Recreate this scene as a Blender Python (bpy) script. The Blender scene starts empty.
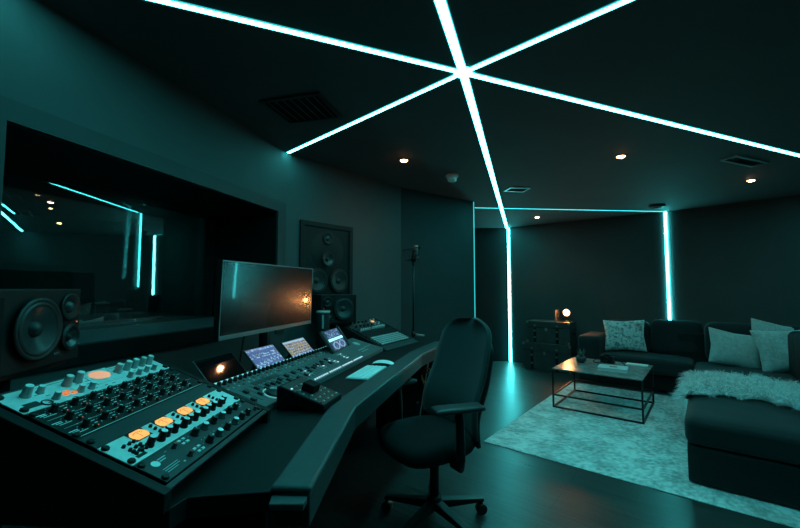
import bpy, bmesh, math, random
from mathutils import Vector, Matrix
random.seed(7)
S = bpy.context.scene
C = S.collection
PI = math.pi
sin, cos = math.sin, math.cos

# ------------------------------------------------------------------ helpers
def new_mat(name):
    m = bpy.data.materials.new(name); m.use_nodes = True
    nt = m.node_tree; b = nt.nodes['Principled BSDF']
    return m, nt, b

def mat(name, col, rough=.5, metal=0., spec=.5, var=.0, scale=20., bump=0., bscale=200., coat=0., sheen=0.):
    m, nt, b = new_mat(name)
    b.inputs['Base Color'].default_value = (*col, 1)
    b.inputs['Roughness'].default_value = rough
    b.inputs['Metallic'].default_value = metal
    b.inputs['Specular IOR Level'].default_value = spec
    b.inputs['Coat Weight'].default_value = coat
    b.inputs['Sheen Weight'].default_value = sheen
    tc = nt.nodes.new('ShaderNodeTexCoord')
    if var > 0:
        n = nt.nodes.new('ShaderNodeTexNoise'); n.inputs['Scale'].default_value = scale; n.inputs['Detail'].default_value = 5
        r = nt.nodes.new('ShaderNodeValToRGB')
        r.color_ramp.elements[0].position = .3; r.color_ramp.elements[1].position = .7
        r.color_ramp.elements[0].color = (*[c * (1 - var) for c in col], 1)
        r.color_ramp.elements[1].color = (*[min(1, c * (1 + var)) for c in col], 1)
        nt.links.new(tc.outputs['Object'], n.inputs['Vector'])
        nt.links.new(n.outputs['Fac'], r.inputs['Fac']); nt.links.new(r.outputs['Color'], b.inputs['Base Color'])
    if bump > 0:
        n2 = nt.nodes.new('ShaderNodeTexNoise'); n2.inputs['Scale'].default_value = bscale; n2.inputs['Detail'].default_value = 3
        bp = nt.nodes.new('ShaderNodeBump'); bp.inputs['Strength'].default_value = bump; bp.inputs['Distance'].default_value = .004
        nt.links.new(tc.outputs['Object'], n2.inputs['Vector'])
        nt.links.new(n2.outputs['Fac'], bp.inputs['Height']); nt.links.new(bp.outputs['Normal'], b.inputs['Normal'])
    return m

def emit(name, col, strength):
    m, nt, b = new_mat(name)
    b.inputs['Base Color'].default_value = (*[c * .5 for c in col], 1)
    b.inputs['Emission Color'].default_value = (*col, 1)
    b.inputs['Emission Strength'].default_value = strength
    return m

class MB:
    """collects shapes into one mesh"""
    def __init__(self):
        self.bm = bmesh.new(); self.mi = 0
    def _v(self, p): return self.bm.verts.new(p)
    def face(self, vs, smooth=False):
        try:
            f = self.bm.faces.new(vs)
        except ValueError:
            return None
        f.material_index = self.mi; f.smooth = smooth
        return f
    def m(self, i): self.mi = i; return self
    def box(self, a, b, M=None):
        (x0, y0, z0), (x1, y1, z1) = a, b
        ps = [(x0,y0,z0),(x1,y0,z0),(x1,y1,z0),(x0,y1,z0),(x0,y0,z1),(x1,y0,z1),(x1,y1,z1),(x0,y1,z1)]
        vs = [self._v(M @ Vector(p) if M else p) for p in ps]
        for q in ((3,2,1,0),(4,5,6,7),(0,1,5,4),(1,2,6,5),(2,3,7,6),(3,0,4,7)): self.face([vs[i] for i in q])
        return self
    def cbox(self, c, s, M=None):
        return self.box([c[i]-s[i]/2 for i in range(3)], [c[i]+s[i]/2 for i in range(3)], M)
    def prism(self, poly, z0, z1, M=None, axis=2):
        def P(x, y, z):
            p = (x, y, z) if axis == 2 else ((z, x, y) if axis == 0 else (x, z, y))
            return M @ Vector(p) if M else Vector(p)
        a = [self._v(P(x, y, z0)) for x, y in poly]; b = [self._v(P(x, y, z1)) for x, y in poly]
        self.face(a[::-1]); self.face(b); n = len(poly)
        for i in range(n): self.face([a[i], a[(i+1) % n], b[(i+1) % n], b[i]])
        return self
    def quad(self, pts):
        self.face([self._v(p) for p in pts]); return self
    def cyl(self, p0, p1, r0, r1=None, n=16, cap=True, smooth=True):
        r1 = r0 if r1 is None else r1
        p0, p1 = Vector(p0), Vector(p1); d = (p1 - p0).normalized()
        t = Vector((1,0,0)) if abs(d.x) < .9 else Vector((0,1,0))
        u = d.cross(t).normalized(); v = d.cross(u)
        a = [self._v(p0 + (u*cos(2*PI*i/n) + v*sin(2*PI*i/n))*r0) for i in range(n)]
        b = [self._v(p1 + (u*cos(2*PI*i/n) + v*sin(2*PI*i/n))*r1) for i in range(n)]
        for i in range(n): self.face([a[i], a[(i+1) % n], b[(i+1) % n], b[i]], smooth)
        if cap: self.face(a[::-1]); self.face(b)
        return self
    def lathe(self, prof, c=(0,0,0), n=24, sx=1, sy=1, M=None, cap0=True, cap1=True):
        rings = []
        for r, z in prof:
            ring = []
            for i in range(n):
                p = Vector((c[0]+r*sx*cos(2*PI*i/n), c[1]+r*sy*sin(2*PI*i/n), c[2]+z))
                ring.append(self._v(M @ p if M else p))
            rings.append(ring)
        for a, b in zip(rings, rings[1:]):
            for i in range(n): self.face([a[i], a[(i+1) % n], b[(i+1) % n], b[i]], True)
        if cap0: self.face(rings[0][::-1])
        if cap1: self.face(rings[-1])
        return self
    def tube(self, pts, r, n=8, closed=False):
        pts = [Vector(p) for p in pts]; k = len(pts); rings = []
        for i, p in enumerate(pts):
            d = (pts[(i+1) % k] - pts[i-1]) if closed else (pts[min(i+1, k-1)] - pts[max(i-1, 0)])
            d.normalize(); t = Vector((0,0,1)) if abs(d.z) < .95 else Vector((1,0,0))
            u = d.cross(t).normalized(); v = d.cross(u)
            rings.append([self._v(p + (u*cos(2*PI*j/n) + v*sin(2*PI*j/n))*r) for j in range(n)])
        m = k if closed else k-1
        for i in range(m):
            a, b = rings[i], rings[(i+1) % k]
            for j in range(n): self.face([a[j], a[(j+1) % n], b[(j+1) % n], b[j]], True)
        if not closed: self.face(rings[0][::-1]); self.face(rings[-1])
        return self
    def cushion(self, a, b, e=.35, puff=.0, n=10, M=None, wr=0.):
        """soft rounded block between corners a and b"""
        c = [(a[i]+b[i])/2 for i in range(3)]; h = [(b[i]-a[i])/2 for i in range(3)]
        tmp = bmesh.new(); bmesh.ops.create_cube(tmp, size=2); bmesh.ops.subdivide_edges(tmp, edges=tmp.edges[:], cuts=n, use_grid_fill=True)
        mp = {}
        for v in tmp.verts:
            p = [max(-1, min(1, q)) for q in v.co]
            # round edges: radius e of smallest half-size
            r = e*min(h); q = []
            inner = [max(h[i]-r, 0) for i in range(3)]
            w = [p[i]*h[i] for i in range(3)]
            cl = [max(-inner[i], min(inner[i], w[i])) for i in range(3)]
            d = Vector([w[i]-cl[i] for i in range(3)])
            if d.length > 1e-9: d = d.normalized()*min(r, d.length if max(abs(x) for x in d) < r*.999 else r)
            o = Vector(cl) + d
            if puff:
                o.z += (1 if p[2] > 0 else -.3)*puff*abs(p[2])*(1-p[0]**2)*(1-p[1]**2)
            if wr: o.z += wr*sin(o.x*23+o.y*9)*sin(o.y*17-o.x*5)*max(0, p[2])
            o += Vector(c)
            mp[v] = self._v(M @ o if M else o)
        for f in tmp.faces: self.face([mp[v] for v in f.verts], True)
        tmp.free(); return self
    def mesh(self, name, mats):
        bmesh.ops.recalc_face_normals(self.bm, faces=self.bm.faces[:])
        me = bpy.data.meshes.new(name); self.bm.to_mesh(me); self.bm.free()
        for m in (mats if isinstance(mats, (list, tuple)) else [mats]): me.materials.append(m)
        return me
    def build(self, name, mats, parent=None, loc=(0,0,0), rot=None, bevel=0., seg=2, subsurf=0):
        o = put(name, self.mesh(name, mats), parent, loc, rot)
        if bevel:
            md = o.modifiers.new('Bevel', 'BEVEL'); md.width = bevel; md.segments = seg; md.limit_method = 'ANGLE'; md.angle_limit = .6
        if subsurf:
            md = o.modifiers.new('Subd', 'SUBSURF'); md.levels = subsurf; md.render_levels = subsurf
        return o

def put(name, mesh, parent=None, loc=(0,0,0), rot=None):
    o = bpy.data.objects.new(name, mesh); C.objects.link(o); o.location = loc
    if rot is not None: o.rotation_euler = rot
    if parent: o.parent = parent
    return o

def tag(o, label=None, cat=None, group=None, kind=None):
    if label: o['label'] = label
    if cat: o['category'] = cat
    if group: o['group'] = group
    if kind: o['kind'] = kind
    return o

def thing(name, label, cat, loc=(0,0,0), rotz=0., group=None, matrix=None):
    o = bpy.data.objects.new(name, None); C.objects.link(o); o.empty_display_size = .1
    if matrix is not None: o.matrix_world = matrix
    else: o.location = loc; o.rotation_euler = (0,0,rotz)
    return tag(o, label, cat, group)

def structure(o): o['kind'] = 'structure'; return o

def copy_tree(o, parent=None):
    c = o.copy(); C.objects.link(c)
    if parent: c.parent = parent
    for ch in list(o.children): copy_tree(ch, c)
    return c

def frame(c, yaw, tilt):
    """x along the width, y up the slope, z out of the surface"""
    w = Vector((cos(yaw), sin(yaw), 0)); n = Vector((-sin(yaw), cos(yaw), 0))
    u = n*cos(tilt) + Vector((0,0,1))*sin(tilt); k = w.cross(u)
    M = Matrix((w, u, k)).transposed().to_4x4(); M.translation = Vector(c)
    return M
R = math.radians

# ------------------------------------------------------------------ materials
WALLC = (.072, .077, .078)
M_wall = mat('wall_paint', WALLC, .75, spec=.25, var=.06, scale=3, bump=.15, bscale=350)
M_wallframe = mat('frame_paint', (.04,.044,.046), .6, spec=.3, var=.08, scale=4)
M_ceil = mat('ceiling_paint', (.085,.089,.091), .8, spec=.2, var=.06, scale=2)
M_black = mat('black_matt', (.006,.0065,.007), .7, spec=.15)
M_blackp = mat('black_plastic', (.009,.0098,.010), .42, spec=.35)
M_blackm = mat('black_metal', (.014,.015,.016), .35, metal=.3)
M_desk = mat('desk_laminate', (.009,.010,.0105), .5, spec=.22, var=.12, scale=12)
M_pad = mat('armrest_leather', (.06,.066,.068), .42, spec=.45, var=.1, scale=30, bump=.12, bscale=500)
M_padside = mat('desk_edge', (.03,.033,.034), .5)
M_spk = mat('speaker_cabinet', (.012,.0135,.014), .55, spec=.22, var=.08)
M_spkf = mat('speaker_face', (.009,.010,.0105), .5, spec=.25)
M_cone = mat('speaker_cone', (.03,.033,.034), .28, spec=.5)
M_rubber = mat('rubber', (.01,.0105,.011), .5)
M_dome = mat('dome', (.3,.32,.32), .25, metal=.6)
M_alu = mat('brushed_aluminium', (.82,.84,.84), .42, metal=.2, var=.08, scale=60)
M_alud = mat('grey_aluminium', (.42,.44,.445), .42, metal=.4, var=.08, scale=60)
M_knobs = mat('silver_knob', (.9,.92,.92), .35, metal=.0)
M_gearb = mat('black_faceplate', (.008,.009,.0095), .45, spec=.4)
M_gearg = mat('dark_grey_faceplate', (.036,.041,.043), .45, spec=.4)
M_white = mat('white_print', (.9,.93,.93), .5)
M_red = mat('red_cap', (.55,.05,.03), .35)
M_orange = emit('meter_glow', (1., .40, .10), .85)
M_meterdim = emit('meter_glow_dim', (1., .42, .24), .55)
M_orangeled = emit('orange_led', (1., .22, .06), .55)
M_dark = mat('meter_needle', (.12,.04,.01), .6)
M_con = mat('console_panel', (.10,.115,.118), .42, spec=.45, var=.12, scale=40)
M_btn = mat('button_grey', (.5,.54,.54), .45)
M_btnr = mat('button_red', (.35,.06,.035), .45)
M_led = emit('white_button_light', (.55,.85,1.), .62)
M_screenframe = mat('screen_frame', (.012,.013,.014), .3, spec=.5)
M_silver = mat('monitor_chin', (.25,.27,.28), .35, metal=.7)
M_key = mat('keyboard_white', (.9,.92,.92), .45)
M_keyb = mat('keyboard_body', (.45,.48,.48), .4, metal=.3)
M_meshf = mat('chair_fabric', (.03,.034,.036), .75, spec=.2, sheen=.12, bump=.2, bscale=900)
M_seat = mat('chair_seat_fabric', (.008,.009,.0095), .8, spec=.15, sheen=.05, bump=.2, bscale=700)
M_sofa = mat('sofa_velvet', (.017,.02,.022), .75, spec=.2, sheen=.12, var=.16, scale=5, bump=.2, bscale=260)
M_sofab = mat('sofa_base_fabric', (.012,.014,.015), .8, spec=.2, sheen=.1, bump=.2, bscale=260)
M_fur = mat('fur', (.93,.93,.92), .7, spec=.3, var=.35, scale=30)
M_trunk = mat('trunk_leather', (.055,.057,.057), .34, spec=.45, var=.25, scale=9, bump=.15, bscale=90)
M_brass = mat('aged_brass', (.35,.32,.27), .35, metal=.8)
M_copper = mat('copper_wire', (.45,.16,.08), .35, metal=.6)
M_paper = mat('paper', (.62,.64,.63), .6)
M_cover = mat('book_cover', (.68,.72,.72), .4, var=.06)
M_vent = mat('vent_metal', (.015,.016,.017), .5)
M_plant = mat('plant_leaf', (.08,.13,.10), .5)
M_pot = mat('plant_pot', (.03,.032,.033), .25)
M_det = mat('detector_plastic', (.85,.87,.87), .4)
M_tyre = mat('caster', (.012,.013,.013), .35)

CY = (.062, .72, .75)
M_ledc = emit('cyan_led', CY, 32.)
M_ledw = emit('cyan_led_wall', CY, 42.)
M_ledrim = emit('cyan_led_rim', (.03,.6,.65), .8)
M_ledthin = emit('cyan_led_thin', (.05,.6,.62), .8)
M_ledlive = emit('cyan_led_beyond', CY, 7.)
M_ledline = emit('cyan_led_hair', CY, 4.)
M_bulb = emit('warm_bulb', (1., .40, .13), 175.)
M_spot = emit('warm_spot_lens', (1., .42, .18), 45.)

# floor: dark boards running along the rug
def floor_mat():
    m, nt, b = new_mat('dark_wood_floor'); L = nt.links
    tc = nt.nodes.new('ShaderNodeTexCoord'); mp = nt.nodes.new('ShaderNodeMapping')
    mp.inputs['Rotation'].default_value = (0,0,R(39)); L.new(tc.outputs['Object'], mp.inputs['Vector'])
    br = nt.nodes.new('ShaderNodeTexBrick'); br.inputs['Scale'].default_value = 1
    br.inputs['Brick Width'].default_value = 1.5; br.inputs['Row Height'].default_value = .19
    br.inputs['Mortar Size'].default_value = .002
    br.inputs['Color1'].default_value = (.05,.047,.045,1); br.inputs['Color2'].default_value = (.066,.061,.058,1)
    br.inputs['Mortar'].default_value = (.012,.011,.01,1)
    L.new(mp.outputs['Vector'], br.inputs['Vector'])
    st = nt.nodes.new('ShaderNodeMapping'); st.inputs['Scale'].default_value = (2.,28,1); L.new(mp.outputs['Vector'], st.inputs['Vector'])
    n = nt.nodes.new('ShaderNodeTexNoise'); n.inputs['Scale'].default_value = 1.6; n.inputs['Detail'].default_value = 6
    L.new(st.outputs['Vector'], n.inputs['Vector'])
    mx = nt.nodes.new('ShaderNodeMixRGB'); mx.blend_type = 'MULTIPLY'; mx.inputs['Fac'].default_value = .75
    rp = nt.nodes.new('ShaderNodeValToRGB'); rp.color_ramp.elements[0].color = (.25,.25,.25,1); rp.color_ramp.elements[0].position=.3; rp.color_ramp.elements[1].position=.72; rp.color_ramp.elements[1].color = (1.5,1.5,1.5,1)
    L.new(n.outputs['Fac'], rp.inputs['Fac']); L.new(br.outputs['Color'], mx.inputs['Color1']); L.new(rp.outputs['Color'], mx.inputs['Color2'])
    L.new(mx.outputs['Color'], b.inputs['Base Color'])
    rr = nt.nodes.new('ShaderNodeMapRange'); rr.inputs['To Min'].default_value = .18; rr.inputs['To Max'].default_value = .55
    L.new(n.outputs['Fac'], rr.inputs['Value']); L.new(rr.outputs['Result'], b.inputs['Roughness'])
    bp = nt.nodes.new('ShaderNodeBump'); bp.inputs['Strength'].default_value = .25; bp.inputs['Distance'].default_value = .002
    L.new(mx.outputs['Color'], bp.inputs['Height']); L.new(bp.outputs['Normal'], b.inputs['Normal'])
    b.inputs['Specular IOR Level'].default_value = .5
    return m
M_floor = floor_mat()

def mottled(name, dark, light, s1, s2, p0=.42, p1=.6, rough=.9, bump=.5, bs=220, stretch=(1,1,1)):
    m, nt, b = new_mat(name); L = nt.links
    tc = nt.nodes.new('ShaderNodeTexCoord')
    mp = nt.nodes.new('ShaderNodeMapping'); mp.inputs['Scale'].default_value = stretch; L.new(tc.outputs['Object'], mp.inputs['Vector'])
    n = nt.nodes.new('ShaderNodeTexNoise'); n.inputs['Scale'].default_value = s1; n.inputs['Detail'].default_value = 10; n.inputs['Roughness'].default_value = .72
    n2 = nt.nodes.new('ShaderNodeTexNoise'); n2.inputs['Scale'].default_value = s2; n2.inputs['Detail'].default_value = 4
    ad = nt.nodes.new('ShaderNodeMath'); ad.operation = 'MULTIPLY_ADD'; ad.inputs[1].default_value = .45
    L.new(mp.outputs['Vector'], n.inputs['Vector']); L.new(mp.outputs['Vector'], n2.inputs['Vector'])
    sb = nt.nodes.new('ShaderNodeMath'); sb.operation = 'SUBTRACT'; sb.inputs[1].default_value = .5
    L.new(n2.outputs['Fac'], sb.inputs[0]); L.new(sb.outputs[0], ad.inputs[0]); L.new(n.outputs['Fac'], ad.inputs[2])
    r = nt.nodes.new('ShaderNodeValToRGB'); e = r.color_ramp.elements
    e[0].position = p0; e[0].color = (*dark,1); e[1].position = p1; e[1].color = (*light,1)
    L.new(ad.outputs[0], r.inputs['Fac']); L.new(r.outputs['Color'], b.inputs['Base Color'])
    b.inputs['Roughness'].default_value = rough; b.inputs['Specular IOR Level'].default_value = .2
    n3 = nt.nodes.new('ShaderNodeTexNoise'); n3.inputs['Scale'].default_value = bs; L.new(tc.outputs['Object'], n3.inputs['Vector'])
    bp = nt.nodes.new('ShaderNodeBump'); bp.inputs['Strength'].default_value = bump; bp.inputs['Distance'].default_value = .006
    L.new(n3.outputs['Fac'], bp.inputs['Height']); L.new(bp.outputs['Normal'], b.inputs['Normal'])
    return m
M_rug = mottled('worn_rug', (.42,.43,.43), (.92,.93,.92), 4.2, 34, .36, .6)
M_pilA = mottled('patterned_cushion', (.2,.21,.21), (.72,.74,.73), 16, 40, .38, .54, .85, .2, 400)
M_pilB = mottled('woven_cushion', (.42,.44,.44), (.6,.62,.61), 30, 120, .35, .65, .9, .9, 160)
M_pilC = mottled('shaggy_cushion', (.4,.4,.39), (.64,.65,.64), 9, 60, .35, .65, .9, .9, 90)
M_rust = mottled('worn_metal_top', (.20,.18,.17), (.34,.31,.30), 9, 40, .4, .62, .24, .08, 60)
M_rust.node_tree.nodes['Principled BSDF'].inputs['Specular IOR Level'].default_value = .5

def glass_mat(name, ior, tint):
    m = bpy.data.materials.new(name); m.use_nodes = True; nt = m.node_tree; nt.nodes.clear(); L = nt.links
    o = nt.nodes.new('ShaderNodeOutputMaterial'); mx = nt.nodes.new('ShaderNodeMixShader')
    lw = nt.nodes.new('ShaderNodeLayerWeight'); lw.inputs['Blend'].default_value = .5
    pw = nt.nodes.new('ShaderNodeMath'); pw.operation = 'POWER'; pw.inputs[1].default_value = 3.
    f = nt.nodes.new('ShaderNodeMath'); f.operation = 'MULTIPLY_ADD'; f.inputs[1].default_value = .85; f.inputs[2].default_value = ior
    f.use_clamp = True
    L.new(lw.outputs['Facing'], pw.inputs[0]); L.new(pw.outputs[0], f.inputs[0])
    t = nt.nodes.new('ShaderNodeBsdfTransparent'); t.inputs['Color'].default_value = (*tint,1)
    g = nt.nodes.new('ShaderNodeBsdfGlossy'); g.inputs['Roughness'].default_value = .0
    g.inputs['Color'].default_value = (.9,.95,.95,1)
    L.new(f.outputs[0], mx.inputs[0]); L.new(t.outputs[0], mx.inputs[1]); L.new(g.outputs[0], mx.inputs[2]); L.new(mx.outputs[0], o.inputs[0])
    return m
M_glass1 = glass_mat('window_glass', .13, (.93,.95,.95))
M_glass2 = glass_mat('window_glass_back', .16, (.9,.93,.93))
M_offscreen = mat('glossy_screen', (.004,.0045,.005), .2, spec=.8, coat=.25)
M_offscreen.node_tree.nodes['Principled BSDF'].inputs['Coat Roughness'].default_value = .035
M_tabscreen = mat('tablet_screen_off', (.004,.0045,.005), .045, spec=.8)

# ------------------------------------------------------------------ room
ZC = 2.265
W = Vector((.2622,.965,0)); N = Vector((.965,-.2622,0))          # along / out of the control-room window wall
C1 = (-.857,2.845); C2 = (.01,3.853); C3 = (.868,4.494); C3b = (.62,6.545); C5 = (1.844,6.54)
C6 = (3.596,5.097); C7 = (4.421,4.172); C8 = (5.5,2.943); C9 = (5.6,1.0); C10 = (4.3,-2.1); C11 = (-1.6,-2.1)
C0 = (C1[0]-W.x*4.4, C1[1]-W.y*4.4)
poly = [C0, C1, C2, C3, C3b, C5, C6, C7, C8, C9, C10, C11]
bigpoly = [(-4.6,-2.4),(-5.0,4.2),(-4.2,6.6),(-1.4,6.6),(.4,6.9),(2.2,6.9),(6.0,3.2),(6.0,.5),(4.6,-2.4)]
structure(MB().prism(bigpoly, -.08, 0).build('floor', M_floor))
structure(MB().prism(bigpoly, ZC, ZC+.08).build('ceiling', M_ceil))
def wall(name, a, b, t=.1, m=M_wall):
    a, b = Vector((*a,0)), Vector((*b,0)); d = (b-a).normalized(); n = Vector((-d.y, d.x, 0))   # outward is to the left
    p = [a, b, b+n*t, a+n*t]
    return structure(MB().prism([(q.x,q.y) for q in p], 0, ZC).build(name, m))
wall('wall_speaker', C1, C2); wall('wall_corner', C2, C3, m=mat('wall_corner_shaded', (.046,.05,.051), .85, spec=.1, var=.06, scale=3, bump=.2, bscale=500)); wall('wall_alcove', C3, C3b); wall('wall_back', C3b, C5, m=mat('wall_back_shaded', (.018,.02,.0205), .85, spec=.1, var=.06, scale=3))  # corner and back wall colours darkened to stand in for their shade
wall('wall_lounge', C5, C6); wall('wall_right', C6, C7); wall('wall_right_side', C7, C8); wall('wall_far_right', C8, C9)
wall('wall_behind_right', C9, C10); wall('wall_behind', C10, C11); wall('wall_behind_left', C11, C0)

# window wall in its own frame: x along the wall (0 at the corner, negative to the left), y into the live room
MW = Matrix((W, -N, Vector((0,0,1)))).transposed().to_4x4(); MW.translation = Vector((C1[0], C1[1], 0))
def in_wall(name, mb, m, bevel=0): 
    o = mb.build(name, m, bevel=bevel); o.matrix_world = MW; return structure(o)
SX0, SX1, SZ0, SZ1 = -1.68, -.117, 1.028, 1.795
T = .53
in_wall('wall_window', MB().box((-4.4,0,0),(SX0,T,ZC)).box((SX1,0,0),(0,T,ZC)).box((SX0,0,0),(SX1,T,SZ0)).box((SX0,0,SZ1),(SX1,T,ZC)), M_wall)
in_wall('trim_1', MB().box((SX0-.07,-.012,SZ1),(SX1+.10,0,SZ1+.075)).box((SX1,-.012,.92),(SX1+.10,0,SZ1)).box((SX0-.07,-.012,.92),(SX0,0,SZ1)), M_wallframe)
in_wall('trim_2', MB().box((SX0,-.012,.955),(SX1,.0,SZ0)), M_black)
in_wall('trim_3', MB().box((SX0+.001,.001,SZ1-.006),(SX1-.001,T,SZ1-.001)).box((SX1-.006,.001,SZ0+.006),(SX1-.001,T,SZ1-.007)).box((SX0+.001,.001,SZ0+.006),(SX0+.006,T,SZ1-.007)), M_black)
in_wall('trim_4', MB().box((SX0+.001,.0,SZ0+.0005),(SX1-.001,T-.06,SZ0+.005)), M_wallframe)
# the two panes, the rear one leaning a little
o = MB().box((-.775,-.003,-.378),(.775,.003,.378)).build('window_1', M_glass1)
o.matrix_world = MW @ Matrix.Translation(((SX0+SX1)/2, T-.047, (SZ0+SZ1)/2)) @ Matrix.Rotation(R(.9),4,'Z') @ Matrix.Rotation(R(-.3),4,'X')
structure(o)
o = MB().box((-.775,-.003,-.37),(.775,.003,.37)).build('window_2', M_glass2)
o.matrix_world = MW @ Matrix.Translation(((SX0+SX1)/2, T+.06, (SZ0+SZ1)/2)) @ Matrix.Rotation(R(1.0),4,'Z') @ Matrix.Rotation(R(1.2),4,'X')
structure(o)
o = MB().box((-.775,-.003,-.37),(.775,.003,.37)).build('window_3', M_glass2)
o.matrix_world = MW @ Matrix.Translation(((SX0+SX1)/2, T+.14, (SZ0+SZ1)/2)) @ Matrix.Rotation(R(1.5),4,'Z') @ Matrix.Rotation(R(2.4),4,'X')
structure(o)
in_wall('trim_5', MB().box((SX0-.1,T,SZ0-.12),(SX1+.1,T+.2,SZ0-.002)).box((SX0-.1,T,SZ1+.002),(SX1+.1,T+.2,SZ1+.1)), M_black)
# dark live room beyond the glass
M_live = mat('live_room_paint', (.13,.14,.14), .9, spec=.1)
in_wall('wall_live_room', MB().box((-2.6,3.25,0),(1.9,3.35,ZC)).box((-2.7,T,0),(-2.6,3.35,ZC)).box((1.9,T+.2,0),(2.0,3.35,ZC)).box((0,T+.1,0),(2.0,T+.2,ZC)), M_live)

# ------------------------------------------------------------------ LED lines
LED_G = None
def led(name, a, b, w, z0, z1, label, m=M_ledc, up=None):
    """ceiling strip from a to b (2D)"""
    a, b = Vector((*a,0)), Vector((*b,0)); d = b-a; L = d.length
    t = thing(name, label, 'led strip', (a.x, a.y, ZC), math.atan2(d.y, d.x))
    e_ = .004 if w > .02 else .002
    MB().box((0,-w/2-e_,-.005),(L,-w/2,0)).box((0,w/2,-.005),(L,w/2+e_,0)).build('diffuser_edge', M_ledrim, t)
    MB().box((0,-w/2,-.0045),(L,w/2,-.0005)).build('diffuser', m, t)
    return t
ST = Vector((.298,1.75,0))
def arm(p, q, w, label, m=M_ledc):
    d = (Vector((*p,0))-ST).normalized(); a = ST + d*.045; led('led_strip', (a.x,a.y), q, w, 0, 0, label, m)
arm((1.844,6.54), (1.836,6.515), .036, 'cyan ceiling light line running from the star to the back wall behind the black trunks')
arm((.142,1.296), (-.22,.24), .036, 'broad cyan ceiling light line leaving the star towards the top edge of the photo')
arm(C1, (C1[0]+.012,C1[1]-.012), .024, 'cyan ceiling light line from the star down to the wall corner above the window')
arm((.797,1.296), (2.3,-.06), .026, 'cyan ceiling light line rising from the star to the upper right')
arm((-.877,1.282), (-1.31,1.109), .027, 'cyan ceiling light line from the star to the upper left over the window wall')
arm((3.081,2.889), (4.83,3.61), .030, 'cyan ceiling light line from the star to the right edge above the sofa')
tag(MB().lathe([(.0,-.0048),(.042,-.0048),(.042,-.0005)], n=24).build('led_hub', M_ledc, None, (ST.x,ST.y,ZC)), 'glowing meeting point of the crossing ceiling light lines', 'led hub')
led('led_strip', (.96,4.84), (3.57,5.085), .012, 0, 0, 'hair-thin cyan light line across the ceiling before the lounge wall', M_ledline)
def wall_led(p, ang, w, z0, z1, label, m=M_ledw):
    t = thing('led_strip', label, 'led strip', (p[0],p[1],z0), ang)
    e_ = .005 if w > .02 else .001
    MB().box((-w/2-e_,-.0066,0),(-w/2,.0,z1-z0)).box((w/2,-.0066,0),(w/2+e_,.0,z1-z0)).build('diffuser_edge', M_ledrim, t)
    MB().box((-w/2,-.006,0),(w/2,-.001,z1-z0)).build('diffuser', m, t)
ua = R(-39.4)
wall_led((1.862,6.516), ua, .040, .0, ZC-.006, 'tall cyan light line on the back wall beside the black trunks')
wall_led((3.571,5.095), R(-44), .028, .0, ZC-.006, 'tall cyan light line in the corner behind the sofa')
wall_led((.873,4.487), R(20), .006, .0, ZC-.006, 'hair-thin vertical cyan light line on the wall end behind the office chair', M_ledthin)

led('led_strip', (-3.36,3.3), (-3.565,5.165), .03, 0, 0, 'cyan ceiling light line inside the dark room beyond the window', M_ledlive)
wall_led((-3.56,5.20), R(74.8), .03, 1.25, ZC-.006, 'upright cyan light line inside the dark room beyond the window', M_ledlive)
# ------------------------------------------------------------------ ceiling fittings
def downlight(x, y, label, power=5.):
    t = thing('ceiling_spotlight', label, 'ceiling light', (x,y,ZC), 0, 'warm recessed ceiling spotlights')
    MB().lathe([(.03,-.001),(.03,-.006),(.043,-.006),(.045,-.001)], n=24, cap0=False, cap1=False).build('trim_ring', M_vent, t)
    MB().lathe([(.001,-.016),(.012,-.015),(.022,-.011),(.028,-.006),(.0285,-.001)], n=20).build('lens', M_spot, t)
    ld = bpy.data.lights.new('spot_beam', 'SPOT'); ld.energy = power; ld.color = (1.,.42,.18); ld.spot_size = R(155); ld.spot_blend = 1.; ld.shadow_soft_size = .02
    o = bpy.data.objects.new('spot_beam', ld); C.objects.link(o); o.parent = t; o.location = (0,0,-.012)
downlight(.032, 3.005, 'warm ceiling spotlight nearest the wall-mounted speaker', 7)
downlight(1.715, 2.912, 'warm ceiling spotlight over the rug between the star lines', 3)
downlight(1.99, 5.502, 'small warm ceiling spotlight above the black trunks', 2)
downlight(3.336, 3.579, 'warm ceiling spotlight above the corner of the sofa at right', 2)
def vent(x, y, sx, sy, ang, label, n=5):
    t = thing('ceiling_vent', label, 'air vent', (x,y,ZC), ang)
    MB().box((-sx/2,-sy/2,-.012),(sx/2,-sy/2+.02,0)).box((-sx/2,sy/2-.02,-.012),(sx/2,sy/2,0)).box((-sx/2,-sy/2+.02,-.012),(-sx/2+.02,sy/2-.02,0)).box((sx/2-.02,-sy/2+.02,-.012),(sx/2,sy/2-.02,0)).build('frame', M_alud if n < 6 else M_vent, t)
    MB().box((-sx/2+.02,-sy/2+.02,-.002),(sx/2-.02,sy/2-.02,-.0005)).build('backing', M_black, t)
    for i in range(n):
        y0 = -sy/2+.02+(i+.5)*(sy-.04)/n
        MB().box((-sx/2+.02,-.008,-.0095),(sx/2-.02,.008,-.0075)).build('slat', M_vent, t, (0,y0,0), (R(25),0,0))
vent(-.555, 2.12, .30, .36, R(75), 'large dark square vent in the ceiling above the desk', 7)
vent(1.214, 3.913, .22, .16, R(8), 'small ceiling vent beside the star line nearer the back')
vent(2.77, 3.02, .44, .12, R(22), 'long slot ceiling vent below the right-hand light line')
t = thing('smoke_detector', 'small pale domed smoke detector on the ceiling above the microphone', 'smoke detector', (.472,3.416,ZC))
MB().lathe([(.058,0),(.058,-.018),(.05,-.026)], n=24, cap0=True).build('base', M_det, t)
MB().lathe([(.04,-.026),(.042,-.05),(.03,-.06)], n=24).build('sensor_head', M_det, t)
t = thing('round_detector', 'flat dark round detector on the ceiling by the lounge corner', 'smoke detector', (3.19,4.69,ZC))
MB().lathe([(.085,0),(.085,-.02),(.07,-.03)], n=28).build('base', M_vent, t)
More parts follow.
